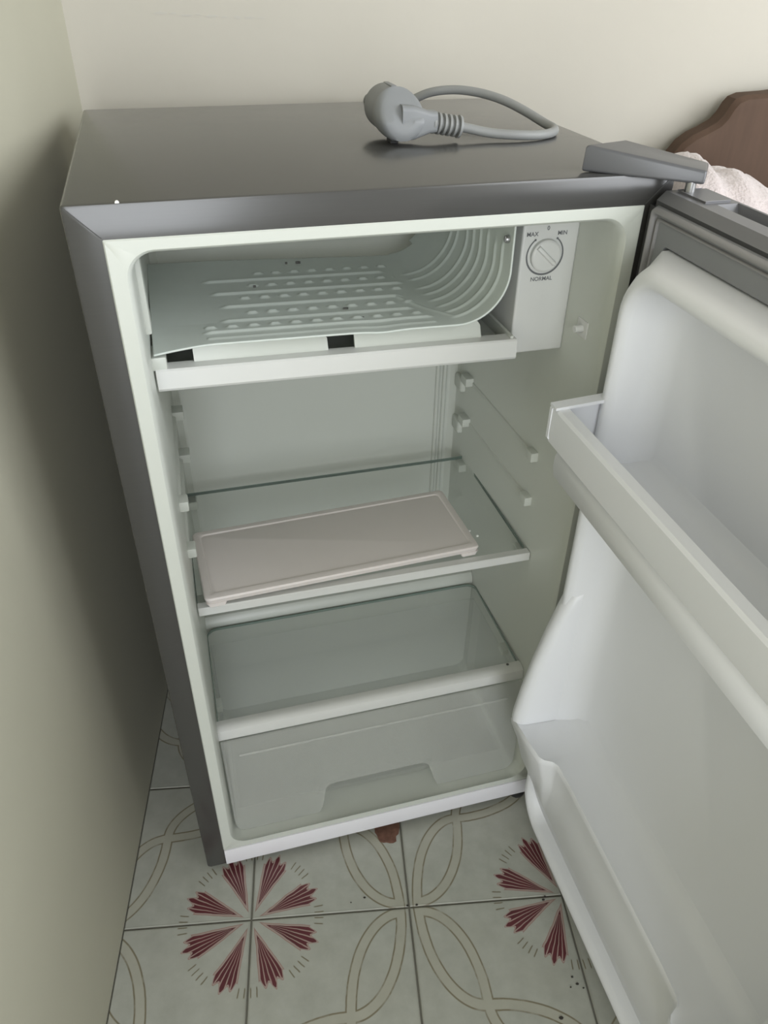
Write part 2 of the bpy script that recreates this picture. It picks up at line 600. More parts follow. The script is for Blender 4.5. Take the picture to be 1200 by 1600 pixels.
# kick plate and feet
bm = B((FL + 0.0005, -0.002, Z0), (W - FL, 0.010, LZ - 0.0006), 0.001)
part('kick_plate', bm, M['kick'], fr)['label'] = 'white sheet metal strip under the door opening'
for fx, fy in ((0.035, 0.03), (0.445, 0.012), (0.035, 0.37), (0.445, 0.37)):
    bm = bmesh.new()
    lathe(bm, [(0.0, 0.010), (0.0, 0.012), (0.004, 0.012), (0.006, 0.008), (Z0 + 0.001, 0.008)], lambda a, c, s: (fx + c, fy + s, a), 16)
    part('foot', bm, M['foot'], fr)

# evaporator: embossed plate, flat floor that curls up on its right
YF, YB = 0.048, 0.289
R_E, X1, XV = 0.047, 0.316, 0.363


def prof_e(s):
    """arc length -> (x, z, nx, nz); flat, quarter turn, vertical"""
    L1 = X1 - 0.043
    L2 = R_E * math.pi / 2
    if s < L1:
        return 0.043 + s, 0.0, 0.0, 1.0
    if s < L1 + L2:
        a = (s - L1) / R_E
        return X1 + R_E * math.sin(a), R_E - R_E * math.cos(a), -math.sin(a), math.cos(a)
    return XV, R_E + (s - L1 - L2), -1.0, 0.0


S_TOT = (X1 - 0.043) + R_E * math.pi / 2 + 0.0495


def bumpf(d, w):
    d = abs(d) / w
    return 0.0 if d >= 1 else 0.5 * (1 + math.cos(math.pi * d))


solid = [0.0785, 0.1095, 0.1457, 0.1818, 0.2188]
dashed = [0.0927, 0.1276, 0.1665, 0.201, 0.2367]
arcs = [0.0700, 0.0870, 0.1056, 0.1240, 0.1420, 0.1600, 0.1870, 0.2050]


def emboss(s, y):
    x = 0.043 + s
    h = 0.0
    for k, yy in enumerate(solid):
        x0 = (0.090, 0.108, 0.112, 0.105, 0.100)[k]
        x1 = (0.300, 0.290, 0.288, 0.300, 0.290)[k]
        if x0 - .004 < x < x1 + .004:
            e = min(1, (x - x0 + .004) / .008, (x1 + .004 - x) / .008)
            h = max(h, 0.0021 * e * bumpf(y - yy, 0.0048))
    for k, yy in enumerate(dashed):
        x0 = (0.088, 0.130, 0.128, 0.140, 0.150)[k]
        if x0 < x < 0.298:
            ph = ((x - x0) % 0.0195) / 0.0195
            e = bumpf(ph - 0.35, 0.36)
            if x0 > .12 and x < x0 + 0.0:
                e = 1
            h = max(h, 0.0021 * min(1, 1.6 * e) * bumpf(y - yy, 0.0045))
    if 0.09 < x < 0.30:                            # rib just behind the front edge
        h = max(h, 0.0010 * bumpf(y - 0.0625, 0.005))
    top = S_TOT
    for k, yy in enumerate(arcs):
        s0 = 0.2755 - 0.001 * k
        s1 = (0.366, 0.362, 0.366, 0.371, 0.376, 0.380, 0.395, 0.397)[k]
        e = min(1, (s - s0 + .004) / .008, (s1 + .004 - s) / .008)
        if e > 0:
            yc = yy + (0.0 if k else 0.0)
            h = max(h, 0.0014 * e * bumpf(y - yc, 0.0042))
    # diagonal rib joining the floor ribs with the arcs
    if 0.238 < s < 0.278:
        q = (s - 0.238) / 0.04
        h = max(h, 0.0013 * bumpf(y - (0.150 - 0.080 * q), 0.007))
    return h


NS, NY = 330, 170
bm = bmesh.new()
grid = []
for a in range(NS + 1):
    s = S_TOT * a / NS
    x, z, nx, nz = prof_e(s)
    row = []
    for b in range(NY + 1):
        y = YF + (YB - YF) * b / NY
        h = emboss(s, y)
        # right end of the plate: big rounded lower front corner; slight waviness of the front edge
        yy = y
        fall = max(0.0, 1 - (y - YF) / 0.06)
        wav = 0.0
        if s < 0.30:
            wav = fall * (0.0035 * math.cos((x - 0.043) / 0.26 * 2 * math.pi * 1.0) - 0.0012 * math.exp(-((x - 0.245) / 0.014) ** 2) * 3)
        tilt = -0.0055 * (x - 0.043) / 0.3
        back = 0.0
        px, pz = x + nx * h, 0.7165 + z + nz * h + tilt
        wb = max(0.0, min(1.0, (0.335 - s) / 0.085))
        wb = wb * wb * (3 - 2 * wb)
        pz += 0.0058 - 0.0058 * (1 - fall) * wb
        if s < 0.3:
            pz -= fall * 0.0014 * math.exp(-((x - 0.245) / 0.016) ** 2)
            if x < 0.095:
                pz -= 0.0060 * ((0.095 - x) / 0.052) ** 1.5 * fall
            pass
        row.append(bm.verts.new((px, yy, pz)))
    grid.append(row)
for a in range(NS):
    sm = S_TOT * (a + .5) / NS
    for b in range(NY):
        ym = YF + (YB - YF) * (b + .5) / NY
        xm = 0.043 + sm
        if sm > 0.268 and sm < 0.30 and ym > 0.276:      # notch torn in the back edge
            continue
        if sm < 0.27 and ym > 0.284 - 0.022 * (xm - 0.05) / 0.28 + 0.01:
            continue
        bm.faces.new((grid[a][b], grid[a + 1][b], grid[a + 1][b + 1], grid[a][b + 1]))
bmesh.ops.delete(bm, geom=[v for v in bm.verts if not v.link_faces], context='VERTS')
ev = part('evaporator', bm, M['evap'], fr, smooth=60)
ev['label'] = 'grey embossed freezer plate curling up at its right'
md = ev.modifiers.new('thick', 'SOLIDIFY')
md.thickness = 0.0016
md.offset = 1.0
bm = bmesh.new()
lathe(bm, [(0.0, 0.001), (0.0, 0.0032), (0.0012, 0.0036), (0.003, 0.0036)], lambda a, c, s: (XV - 0.0016 - 0.002 + a, 0.058 + c, 0.789 + s), 14)
box(bm, (XV - 0.0042, 0.0575, 0.7865), (XV - 0.0035, 0.0585, 0.7915))
sub('screw', bm, M['screw'], ev, fr)
for px, py, sx, sy in ((0.205, 0.264, 0.0030, 0.0016), (0.192, 0.264, 0.0014, 0.001), (0.148, 0.196, 0.0016, 0.0008), (0.226, 0.119, 0.0030, 0.0005), (0.236, 0.0927, 0.0022, 0.0005)):
    bm = bmesh.new()
    zt = 0.7165 - 0.0055 * (px - 0.043) / 0.3 + 0.0014
    loft(bm, [[(px + sx * math.cos(t * math.pi / 4) * (1 + .3 * math.sin(3 * t)), py + sy * math.sin(t * math.pi / 4), zt + dz) for t in range(8)] for dz in (-0.002, 0.0006)])
    sub('paint_chip', bm, M['chip'], ev, fr, smooth=0)['label'] = 'dark chip in the plate enamel'
# left bracket carrying the plate
bm = B((0.036, 0.050, 0.700), (0.053, 0.078, 0.7125), 0.002)
part('plate_bracket', bm, M['liner'], fr)
bm = B((0.038, 0.046, 0.735), (0.0455, 0.070, 0.812), 0.002)
part('plate_bracket', bm, M['liner'], fr)

# thermostat housing with knob and printed dial
bm = bmesh.new()
box(bm, (0.3820, 0.070, 0.6710), (0.4385, 0.225, 0.8105), 0.0025, 3)
th = part('thermostat_housing', bm, M['trim_white'], fr)
KX, KZ, YK = 0.4062, 0.7680, 0.070
bm = bmesh.new()
lathe(bm, [(0.0, 0.0150), (-0.004, 0.0148), (-0.0052, 0.0136), (-0.0054, 0.0)][:3] + [(-0.0054, 0.0125)], lambda a, c, s: (KX + c, YK + a, KZ + s), 40)
ca, sa = math.cos(math.radians(-42)), math.sin(math.radians(-42))
poly = [(-0.0135, -0.0022), (0.0105, -0.0022), (0.0138, 0.0), (0.0105, 0.0022), (-0.0135, 0.0022)]
loft(bm, [[(KX + p * ca - q * sa, YK + yy, KZ + p * sa + q * ca) for p, q in [(a * f, b * g) for a, b in poly]] for yy, f, g in ((-0.005, 1, 1.15), (-0.0070, 0.97, 0.75), (-0.0074, 0.93, 0.5))])
sub('thermostat_knob', bm, M['trim_white'], th, fr)
bm = bmesh.new()
rows = []
for k in range(49):
    t = math.radians(128 + (414 - 128) * k / 48)
    wd = 0.00055 + 0.00035 * math.sin(math.pi * k / 48)
    rows.append([(KX + (0.0182 + e) * math.cos(t), YK - 0.0003, KZ + (0.0182 + e) * math.sin(t)) for e in (-wd, wd)])
for k in range(48):
    vs = [bm.verts.new(p) for p in (rows[k][0], rows[k][1], rows[k + 1][1], rows[k + 1][0])]
    bm.faces.new(vs)
for k in (0, 48):
    t = math.radians(128 if k == 0 else 414)
    cx, cz = KX + 0.0182 * math.cos(t), KZ + 0.0182 * math.sin(t)
    bm.faces.new([bm.verts.new((cx + 0.0011 * math.cos(q * math.pi / 4), YK - 0.0004, cz + 0.0011 * math.sin(q * math.pi / 4))) for q in range(8)])
bmesh.ops.remove_doubles(bm, verts=bm.verts[:], dist=1e-6)
sub('dial_ring', bm, M['print'], th, fr, smooth=0)


def lettering(txt, size, mx, par, root, material):
    cu = bpy.data.curves.new('lettering', 'FONT')
    cu.body = txt
    cu.size = size
    cu.align_x = 'CENTER'
    cu.align_y = 'CENTER'
    cu.extrude = 0.00005
    cu.offset = size * 0.012
    t = bpy.data.objects.new('lettering', cu)
    COL.objects.link(t)
    dg = bpy.context.evaluated_depsgraph_get()
    me = bpy.data.meshes.new_from_object(t.evaluated_get(dg))
    bpy.data.objects.remove(t)
    b = bmesh.new()
    b.from_mesh(me)
    bmesh.ops.transform(b, matrix=mx, verts=b.verts[:])
    return sub('lettering', b, material, par, root, smooth=0)


for txt, lx, lz, rot in (('MAX', -0.0148, 0.0195, 0), ('0', 0.0005, 0.0243, 0), ('MIN', 0.0152, 0.0193, 0), ('NORMAL', -0.0005, -0.0225, 0)):
    mx = Matrix.Translation((KX + lx, YK - 0.0003, KZ + lz)) @ Matrix.Rotation(math.pi / 2, 4, 'X')
    lettering(txt, 0.0054, mx, th, fr, M['print'])
# door switch
bm = bmesh.new()
tube(bm, [(0.4425, 0.036, 0.7065), (0.4300, 0.036, 0.7065)], lambda t: 0.0042 - 0.0008 * t, 14)
box(bm, (0.4380, 0.027, 0.698), (0.4412, 0.046, 0.715), 0.001)
part('door_switch', bm, M['trim_white'], fr)
# broken clip under the evaporator
bm = bmesh.new()
tube(bm, [(0.172, 0.330, 0.6250), (0.166, 0.305, 0.6120), (0.157, 0.282, 0.5995)], 0.0030, 8)
part('defrost_tube', bm, M['liner'], fr)

# ------------------------------------------------------------------ door (opened at a right angle)
DEL = math.radians(1.0)
DO = Vector((0.4605, -0.0085, 0))
dA = Vector((-math.sin(DEL), -math.cos(DEL), 0))
dN = Vector((-math.cos(DEL), math.sin(DEL), 0))


def dp(a, n, z):
    return DO + dA * a + dN * n + Vector((0, 0, z))


DW, DT, DB, DTOP = 0.475, 0.045, 0.040, 0.840


def dring(a0, a1, z0, z1, n, r, k=7):
    return [dp(a, n, z) for a, z in rr(a0, a1, z0, z1, r, k)]


bm = bmesh.new()
loft(bm, [dring(0, DW, DB, DTOP - 0.020, -0.010, 0.003, 3), dring(0, DW, DB, DTOP - 0.020, -DT + 0.004, 0.003, 3), dring(0.004, DW - .004, DB + .004, DTOP - 0.024, -DT, 0.003, 3)])
door = part('door', bm, M['shell'], fr, smooth=30)
# plastic cap on the door's top with the grip slot
bm = bmesh.new()
zt = DTOP
full = [(0.0, zt - .020), (0.0, zt - .007), (-0.007, zt), (-0.022, zt), (-0.023, zt), (-0.0405, zt), (-0.0415, zt), (-DT + .001, zt), (-DT, zt - .002), (-DT, zt - .020)]
slot = [(0.0, zt - .020), (0.0, zt - .007), (-0.007, zt), (-0.022, zt), (-0.024, zt - .014), (-0.0395, zt - .014), (-0.0415, zt), (-DT + .001, zt), (-DT, zt - .002), (-DT, zt - .020)]
loft(bm, [[dp(a, n, z) for n, z in s] for a, s in ((0.0, full), (0.048, full), (0.056, slot), (0.425, slot), (0.433, full), (DW, full))])
for f in bm.faces:
    c = f.calc_center_median()
    if abs(c.z - (zt - .014)) < 0.003:
        f.material_index = 1
capo = sub('door_cap', bm, None, door, fr, smooth=30, mats=[M['cap'], M['recess']])
capo['label'] = 'grey plastic door top with a dark grip slot'
# hinge knuckle on the cap
bm = bmesh.new()
box(bm, dp(0.044, -0.036, zt - .001), dp(0.006, -0.014, zt + 0.0015), 0.0005)
sub('hinge_block', bm, M['cap'], door, fr)
bm = bmesh.new()                                   # hinge-side edge bar, blackened to stand in for shade in the gap
extr(bm, [(-0.0075, -0.043), (-0.0075, 0.0005), (0.0015, 0.0005), (0.0015, -0.043)], DB + 0.002, zt - 0.012, lambda p, q, d: dp(p, q, d))
sub('hinge_gap_shade', bm, M['recess'], door, fr, smooth=0)
# gasket: flat flange and two raised beads round the edge
bm = bmesh.new()
loft(bm, [dring(0.001, DW - .001, DB + .001, zt - .010, -0.010, 0.004), dring(0.001, DW - .001, DB + .001, zt - .010, -0.001, 0.004), dring(0.004, DW - .004, DB + .004, zt - .010, 0.003, 0.004),
          dring(0.028, DW - .028, DB + .016, zt - .036, 0.003, 0.004), dring(0.028, DW - .028, DB + .016, zt - .036, -0.0095, 0.004)], False, False)
gk = sub('gasket', bm, M['gasket'], door, fr, smooth=30)
for ins, wd, hh in ((0.0050, 0.0055, 0.0060), (0.0120, 0.003, 0.0032)):
    loopz = []
    for k in range(7):
        t = math.pi * k / 6
        q = ins + wd * (0.5 - 0.5 * math.cos(t))
        loopz.append(dring(q, DW - q, DB + q, zt - .008 - (q - .003), 0.002 + hh * math.sin(t), 0.004))
    bm = bmesh.new()
    loft(bm, loopz, False, False)
    sub('gasket_bead', bm, M['gasket_bead'], door, fr, smooth=60)
# inner liner of the door
A0, A1, B0, B1 = 0.030, 0.445, 0.052, 0.802
bm = bmesh.new()


def dl(i, n, r):
    return dring(A0 + i, A1 - i, B0 + i, B1 - i, n, r, 9)


loft(bm, [dl(0, -0.0095, 0.003), dl(0, 0.006, 0.004), dl(0.0006, 0.020, 0.030), dl(0.002, 0.031, 0.040), dl(0.0055, 0.037, 0.043), dl(0.0105, 0.0385, 0.041),
          dl(0.0145, 0.037, 0.038), dl(0.018, 0.030, 0.036), dl(0.022, 0.012, 0.034), dl(0.028, -0.002, 0.030), dl(0.040, -0.0075, 0.022)], False, True)
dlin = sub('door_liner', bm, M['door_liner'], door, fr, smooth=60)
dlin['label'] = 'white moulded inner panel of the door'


def sec(bm, stations):
    """loft along the door: stations of (a, [(n, z), ...])"""
    return loft(bm, [[dp(a, n, z) for n, z in s] for a, s in stations])


# upper moulded shelf
bm = bmesh.new()


def up_sec(f):
    return [(-0.0090, 0.634), (-0.0065, 0.622), (-0.001, 0.615), (0.008, 0.612), (0.050 * f, 0.610), (0.071 * f, 0.612), (0.075 * f, 0.620), (0.077 * f, 0.630), (0.0795 * f, 0.626), (0.080 * f, 0.616), (0.078 * f, 0.604), (0.070 * f, 0.594),
            (0.055 * f, 0.586), (0.035, 0.570), (0.012, 0.545), (-0.006, 0.530)]


sec(bm, [(0.036, up_sec(0.80)), (0.040, up_sec(0.93)), (0.046, up_sec(1.0)), (0.429, up_sec(1.0)), (0.435, up_sec(0.93)), (0.439, up_sec(0.80))])
sub('door_shelf', bm, M['door_liner'], door, fr, smooth=50)['label'] = 'upper moulded door shelf'
# snap-in retaining rail in front of it, with its end pieces
bm = bmesh.new()
rail = [(0.0755, 0.634), (0.0745, 0.664), (0.0705, 0.668), (0.0705, 0.6705), (0.0800, 0.6705), (0.0825, 0.668), (0.0830, 0.642), (0.0815, 0.634)]
sec(bm, [(0.032, rail), (0.443, rail)])
for a0, a1 in ((0.030, 0.034), (0.441, 0.445)):
    pl = [(0.020, 0.634), (0.078, 0.632), (0.0835, 0.638), (0.0835, 0.668), (0.080, 0.6715), (0.020, 0.6735)]
    extr(bm, pl, a0, a1, lambda p, q, d: dp(d, p, q))
for a0, a1 in ((0.030, 0.042), (0.433, 0.445)):
    extr(bm, [(0.020, 0.6735), (0.0835, 0.670), (0.0835, 0.6725), (0.020, 0.677)], a0, a1, lambda p, q, d: dp(d, p, q))
sub('door_shelf_rail', bm, M['door_liner'], door, fr, smooth=30)['label'] = 'white snap-in rail of the upper door shelf'
# lower bottle ledge: floor with projecting shoulders at both ends, fading into the foot of the panel
bm = bmesh.new()


def low_sec(nf, nm, zf=0.250, lift=0.0):
    return [(-0.0092, 0.268), (-0.0065, 0.256), (0.000, 0.2485), (0.012, 0.2450), (nf - .006, zf - .002), (nf - .002, zf), (nf, zf - 0.003), (nf - .001, zf - .010), (nm + 0.6 * (nf - nm), 0.205), (nm + .010, 0.165),
            (nm + .002, 0.150), (nm - 0.002, 0.142), (0.034, 0.120), (0.022, 0.075), (-0.002, 0.056)]


half = [(0.0300, low_sec(0.058, 0.034)), (0.0315, low_sec(0.070, 0.038)), (0.036, low_sec(0.0745, 0.041)), (0.070, low_sec(0.0710, 0.042)), (0.098, low_sec(0.0670, 0.043)),
        (0.103, low_sec(0.0630, 0.043)), (0.108, low_sec(0.0540, 0.043)), (0.114, low_sec(0.0505, 0.043)), (0.140, low_sec(0.0490, 0.043))]
sec(bm, half + [(A0 + A1 - a_, q_) for a_, q_ in reversed(half)])
sub('bottle_ledge', bm, M['door_liner'], door, fr, smooth=50)['label'] = 'lower moulded bottle ledge of the door'
# flaring end walls above the shoulders
for a0, a1 in ((0.0302, 0.050), (0.425, 0.4448)):
    bm = bmesh.new()
    am = (a0 + a1) / 2
    pl = [(0.0, 0.245), (0.074, 0.248), (0.0735, 0.262), (0.068, 0.300), (0.060, 0.345), (0.0495, 0.390), (0.040, 0.425), (0.034, 0.445), (0.0, 0.46)]

    def scl(f, k):
        return [(max(0, n * f), z) for n, z in pl]
    st = [(a0, 0.90), (a0 + .003, 0.98), (am, 1.0), (a1 - .003, 0.96), (a1, 0.80)] if a0 < .1 else [(a0, 0.80), (a0 + .003, 0.96), (am, 1.0), (a1 - .003, 0.98), (a1, 0.90)]
    loft(bm, [[dp(a, n, z) for n, z in scl(f, 0)] for a, f in st])
    sub('ledge_end_wall', bm, M['door_liner'], door, fr, smooth=60)

# hinge cover on the cabinet top, reaching over the door
T = [Vector((0.4013, 0.0155, 0.8725)), Vector((0.4452, 0.0300, 0.8722)), Vector((0.5060, -0.003, 0.8585)), Vector((0.4872, -0.0285, 0.8580))]
BT = [Vector((0.4005, 0.0160, 0.8525)), Vector((0.4452, 0.0300, 0.8525)), Vector((0.5060, -0.003, 0.8480)), Vector((0.4860, -0.0300, 0.8480))]
bm = bmesh.new()
loft(bm, [BT, T])
bmesh.ops.bevel(bm, geom=bm.edges[:], offset=0.0022, segments=3, profile=0.6, affect='EDGES')
hg = part('hinge_cover', bm, M['hinge'], fr)
hg['label'] = 'grey plastic cover of the top hinge'
bm = bmesh.new()
tube(bm, [(0.4800, -0.0215, 0.8500), (0.4800, -0.0215, 0.8400)], 0.0042, 14)
sub('hinge_pin', bm, M['screw'], hg, fr)

# ------------------------------------------------------------------ things inside
# drip tray under the evaporator
t = thing('drip_tray', 'white plastic drip tray with a notched lip, hung under the grey freezer plate', 'tray', (0.21, 0.17, 0.683))
x0, x1, y0, y1 = 0.0425, 0.3785, 0.050, 0.270
bm = bmesh.new()
box(bm, (x0 + .004, y0 + .002, 0.6830), (x1 - .003, y1, 0.6860))
box(bm, (x0 + .004, y0 + .002, 0.684), (x0 + .007, y1, 0.7000))
box(bm, (x1 - .006, y0 + .002, 0.684), (x1 - .003, y1, 0.6985))
box(bm, (x0 + .004, y1 - .003, 0.684), (x1 - .003, y1, 0.6985))
part('tray_body', bm, M['liner'], t, smooth=0)
bm = bmesh.new()
fp = [(0.050, 0.7035), (0.0485, 0.7020), (0.0475, 0.6860), (0.049, 0.6835), (0.053, 0.6835), (0.0640, 0.7010), (0.0640, 0.7035)]
loft(bm, [[(x0, p, q) for p, q in [(u, w - 0.002) for u, w in fp]], [(x1, p, q - 0.0075) for p, q in fp]])
part('front_lip', bm, M['trim_white'], t, smooth=30)
for tx0, tx1, dz in ((0.076, 0.1965, -0.001), (0.2215, 0.346, -0.003)):
    bm = bmesh.new()
    pf = [(0.0605, 0.7000), (0.0645, 0.7000), (0.0690, 0.7155), (0.0680, 0.7170), (0.0660, 0.7165)]
    loft(bm, [[(tx0, p, q + dz) for p, q in pf], [(tx0 + .003, p, q + dz + .0004) for p, q in pf], [(tx1 - .004, p, q + dz - .0012) for p, q in pf], [(tx1, p, min(q, 0.711) + dz - .0012) for p, q in pf]])
    part('lip_tab', bm, M['liner'], t, smooth=30)


# glass shelf
t = thing('glass_shelf', 'clear glass shelf with a white front trim, middle of the refrigerator', 'shelf', (0.24, 0.19, 0.404))
bm = B((0.0425, 0.0757, 0.4040), (0.4345, 0.2950, 0.4080), 0.0005)
part('glass_pane', bm, M['glass'], t, smooth=0)
bm = bmesh.new()
tr_ = [(0.0665, 0.4081), (0.0655, 0.4071), (0.0655, 0.3975), (0.0670, 0.3960), (0.0740, 0.3975), (0.0755, 0.4030), (0.0755, 0.4081)]
extr(bm, tr_, 0.0425, 0.4375, lambda p, q, d: (d, p, q))
part('front_trim', bm, M['trim_white'], t, smooth=30)
bm = bmesh.new()
box(bm, (0.0425, 0.2950, 0.4038), (0.4345, 0.2958, 0.4082))
box(bm, (0.4345, 0.080, 0.4038), (0.4352, 0.2950, 0.4082))
box(bm, (0.0418, 0.080, 0.4038), (0.0425, 0.2950, 0.4082))
part('glass_edge', bm, M['glass_edge'], t, smooth=0)

# loose plastic tray lying on the glass
ang = math.radians(2.6)
t = thing('freezer_tray', 'pinkish white shallow plastic tray lying upside down on the glass shelf', 'tray', (0.212, 0.134, 0.4083))
t.matrix_world = FM @ Matrix.Translation((0.2110, 0.1340, 0.4083)) @ Matrix.Rotation(ang, 4, 'Z')
TX, TY = 0.163, 0.0635


def tr_ring(ix, z, r):
    return [(a, b, z) for a, b in rr(-TX + ix, TX - ix, -TY + ix, TY - ix, r, 4)]


bm = bmesh.new()
loft(bm, [tr_ring(0.002, 0.0045, 0.005), tr_ring(0.0, 0.0105, 0.006), tr_ring(0.0012, 0.0125, 0.006), tr_ring(0.0035, 0.0132, 0.006), tr_ring(0.0085, 0.0132, 0.005), tr_ring(0.0100, 0.0118, 0.005), tr_ring(0.0112, 0.0122, 0.005)])
mk('tray_shell', bm, M['tray'], t, smooth=35)
for cx, cy in ((-1, -1), (1, -1), (-1, 1), (1, 1)):
    bm = bmesh.new()
    hx = cx * (TX - 0.013)
    hy = cy * (TY - 0.005)
    loft(bm, [[(a, b, z) for a, b in rr(hx - w, hx + w, hy - .004, hy + .004, 0.002, 3)] for z, w in ((0.0003, 0.009), (0.0030, 0.010), (0.0052, 0.012))])
    mk('foot', bm, M['tray'], t, smooth=35)
for nx, ny in ((0.387, 0.112), (0.381, 0.124)):
    bm = bmesh.new()
    loft(bm, [[(r_ * math.cos(k), r_ * .8 * math.sin(k), z) for k in (0, 1.1, 2.0, 3.2, 4.1, 5.3)] for z, r_ in ((0, 0.0016), (0.0012, 0.0019), (0.0021, 0.001))])
    o = mk('crumb', bm, M['wcrumb'], smooth=0)
    o.matrix_world = FM @ Matrix.Translation((nx, ny, 0.4082))
    tag(o, ('larger white crumb by the right end of the pinkish tray, nearer the front' if nx > 0.385 else 'smaller white crumb beside the pinkish tray, towards the back wall'), 'crumb', 'white crumbs on the glass shelf')

# crisper cover
t = thing('crisper_cover', 'greenish glass cover with white front trim, over the vegetable drawer', 'shelf', (0.24, 0.12, 0.231))
bm = bmesh.new()
lp = rr(0.0425, 0.4355, 0.0460, 0.2140, (0.001, 0.001, 0.014, 0.014), 6)
loft(bm, [[(a, b, 0.2315) for a, b in lp], [(a, b, 0.2350) for a, b in lp]])
part('glass_pane', bm, M['cover_glass'], t, smooth=30)
bm = bmesh.new()
ins = rr(0.0433, 0.4347, 0.0460, 0.2132, (0.001, 0.001, 0.0135, 0.0135), 6)
n_ = len(lp)
for k in range(n_):
    k2 = (k + 1) % n_
    if lp[k][1] < 0.05 and lp[k2][1] < 0.05:
        continue
    q = [lp[k], lp[k2], ins[k2], ins[k]]
    loft(bm, [[(a, b, 0.2314) for a, b in q], [(a, b, 0.2353) for a, b in q]])
part('glass_edge', bm, M['glass_edge'], t, smooth=0)
bm = bmesh.new()
tr_ = [(0.0400, 0.2350), (0.0370, 0.2325), (0.0350, 0.2215), (0.0355, 0.2185), (0.0395, 0.2180), (0.0420, 0.2200), (0.0430, 0.2300), (0.0520, 0.2310), (0.0520, 0.2352), (0.0460, 0.2362)]
extr(bm, tr_, 0.0405, 0.4385, lambda p, q, d: (d, p, q))
part('front_trim', bm, M['trim_white'], t, smooth=30)
bm = bmesh.new()
lathe(bm, [(0.0, 0.0015), (0.0, 0.0022), (0.0012, 0.0018)], lambda a, c, s: (0.4205 + c, 0.0485 + s, 0.2352 + a), 10)
part('trim_pin', bm, M['chip'], t)

# vegetable drawer: frosted tub with an arched hand hold cut out of the bottom of its front
t = thing('vegetable_drawer', 'frosted clear plastic drawer with a hand hold, at the bottom of the refrigerator', 'drawer', (0.24, 0.12, 0.0545))
bm = bmesh.new()
XL0, XR0, XL1, XR1 = 0.0440, 0.4360, 0.0420, 0.4380     # bottom and top
zb, ztp = 0.0545, 0.2165


def fy(z):
    return 0.0170 + (z - zb) / (ztp - zb) * 0.017


def fx(x, z):
    f = (z - zb) / (ztp - zb)
    l, r = XL0 + (XL1 - XL0) * f, XR0 + (XR1 - XR0) * f
    return l + (r - l) * x


# front outline (fraction across, height) with the notch and rounded lower corners
ol = [(0.0, 0.075), (0.006, 0.062), (0.022, zb), (0.285, zb), (0.298, 0.066), (0.312, 0.098), (0.330, 0.1045), (0.655, 0.1045), (0.675, 0.098), (0.700, 0.064), (0.712, zb), (0.970, zb), (0.992, 0.062), (1.0, 0.078), (1.0, ztp), (0.0, ztp)]
loft(bm, [[(fx(p, z), fy(z) - 0.0008, z) for p, z in ol], [(fx(p, z), fy(z) + 0.0016, z) for p, z in ol]])
part('drawer_front', bm, M['frost'], t, smooth=25)
bm = bmesh.new()                                        # pocket behind the hand hold
pk = [(0.300, 0.1045), (0.330, 0.1045), (0.655, 0.1045), (0.690, 0.1045), (0.700, 0.058), (0.290, 0.058)]
loft(bm, [[(fx(p, z), fy(z) + 0.0022 + (0.1045 - z) * 0.50, z) for p, z in pk], [(fx(p, z), fy(z) + 0.0040 + (0.1045 - z) * 0.50, z) for p, z in pk]])
part('hand_hold', bm, M['frost_thin'], t, smooth=0)
bm = bmesh.new()
box(bm, (XL0, 0.019, zb), (XL0 + .002, 0.2080, ztp - .006))
box(bm, (XR0 - .002, 0.019, zb), (XR0, 0.2080, ztp - .006))
box(bm, (XL0, 0.206, zb), (XR0, 0.2080, ztp - .006))
box(bm, (XL0 + .002, 0.050, zb), (XR0 - .002, 0.206, zb + .002))
part('drawer_tub', bm, M['frost_thin'], t, smooth=0)
bm = bmesh.new()
extr(bm, [(-0.0012, 0.1905), (0.0, 0.1915), (0.0, 0.188), (-0.0012, 0.189)], 0.062, 0.418, lambda p, q, d: (d, fy(q) - 0.0009 + p, q))
part('front_rib', bm, M['frost'], t, smooth=0)

# ------------------------------------------------------------------ power cord and plug on top
t = thing('power_cord', 'grey power cord with an angled plug lying on top of the refrigerator', 'cord', (0.30, 0.17, H))
HZ = H
bm = bmesh.new()
pc = Vector((0.2865, 0.0, HZ + 0.0235))
prof = [(0.1440, 0.010), (0.1442, 0.0165), (0.1455, 0.0195), (0.1490, 0.0212), (0.1600, 0.0216), (0.1680, 0.0212), (0.1690, 0.0203), (0.1705, 0.0200), (0.1960, 0.0192), (0.1975, 0.0180)]


def pm(a, c, s):
    # flat-bottomed, slightly squared cap; leans back a little
    y = a
    zz = max(s, -0.0192)
    y += max(0.0, s + 0.003) * 0.95 * max(0.0, 1 - (a - 0.144) / 0.024)   # brow of the cap slopes back
    return (pc.x + c - 0.10 * (a - 0.17), y, pc.z + zz + 0.06 * (a - 0.15))


lathe(bm, prof, pm, 40)
# neck from the cap to the strain relief
loft(bm, [[(x, 0.157 + q, HZ + 0.0180 + p) for p, q in rr(-h, h, -w, w, min(h, w) * .45, 4)] for x, h, w in ((0.2880, 0.0150, 0.0105), (0.3000, 0.0140, 0.0105), (0.3080, 0.0115, 0.0100), (0.3150, 0.0092, 0.0090), (0.3220, 0.0088, 0.0085))])
part('plug_body', bm, M['plug'], t, smooth=45)
bm = bmesh.new()
box(bm, (0.2835, 0.171, pc.z + 0.0185), (0.2890, 0.199, pc.z + 0.0225), 0.001)
part('earth_clip', bm, M['plug'], t)
bm = bmesh.new()
box(bm, (0.2800, 0.158, HZ + 0.0002), (0.2880, 0.172, HZ + 0.0055), 0.001)
part('earth_clip', bm, M['foot'], t)
for dx in (-0.0095, 0.0095):
    bm = bmesh.new()
    tube(bm, [(pc.x - .003 + dx, 0.195, pc.z + .003), (pc.x - .005 + dx, 0.2145, pc.z + .004)], lambda q: 0.0024 if q < .95 else 0.0015, 12)
    part('plug_pin', bm, M['brass'], t)
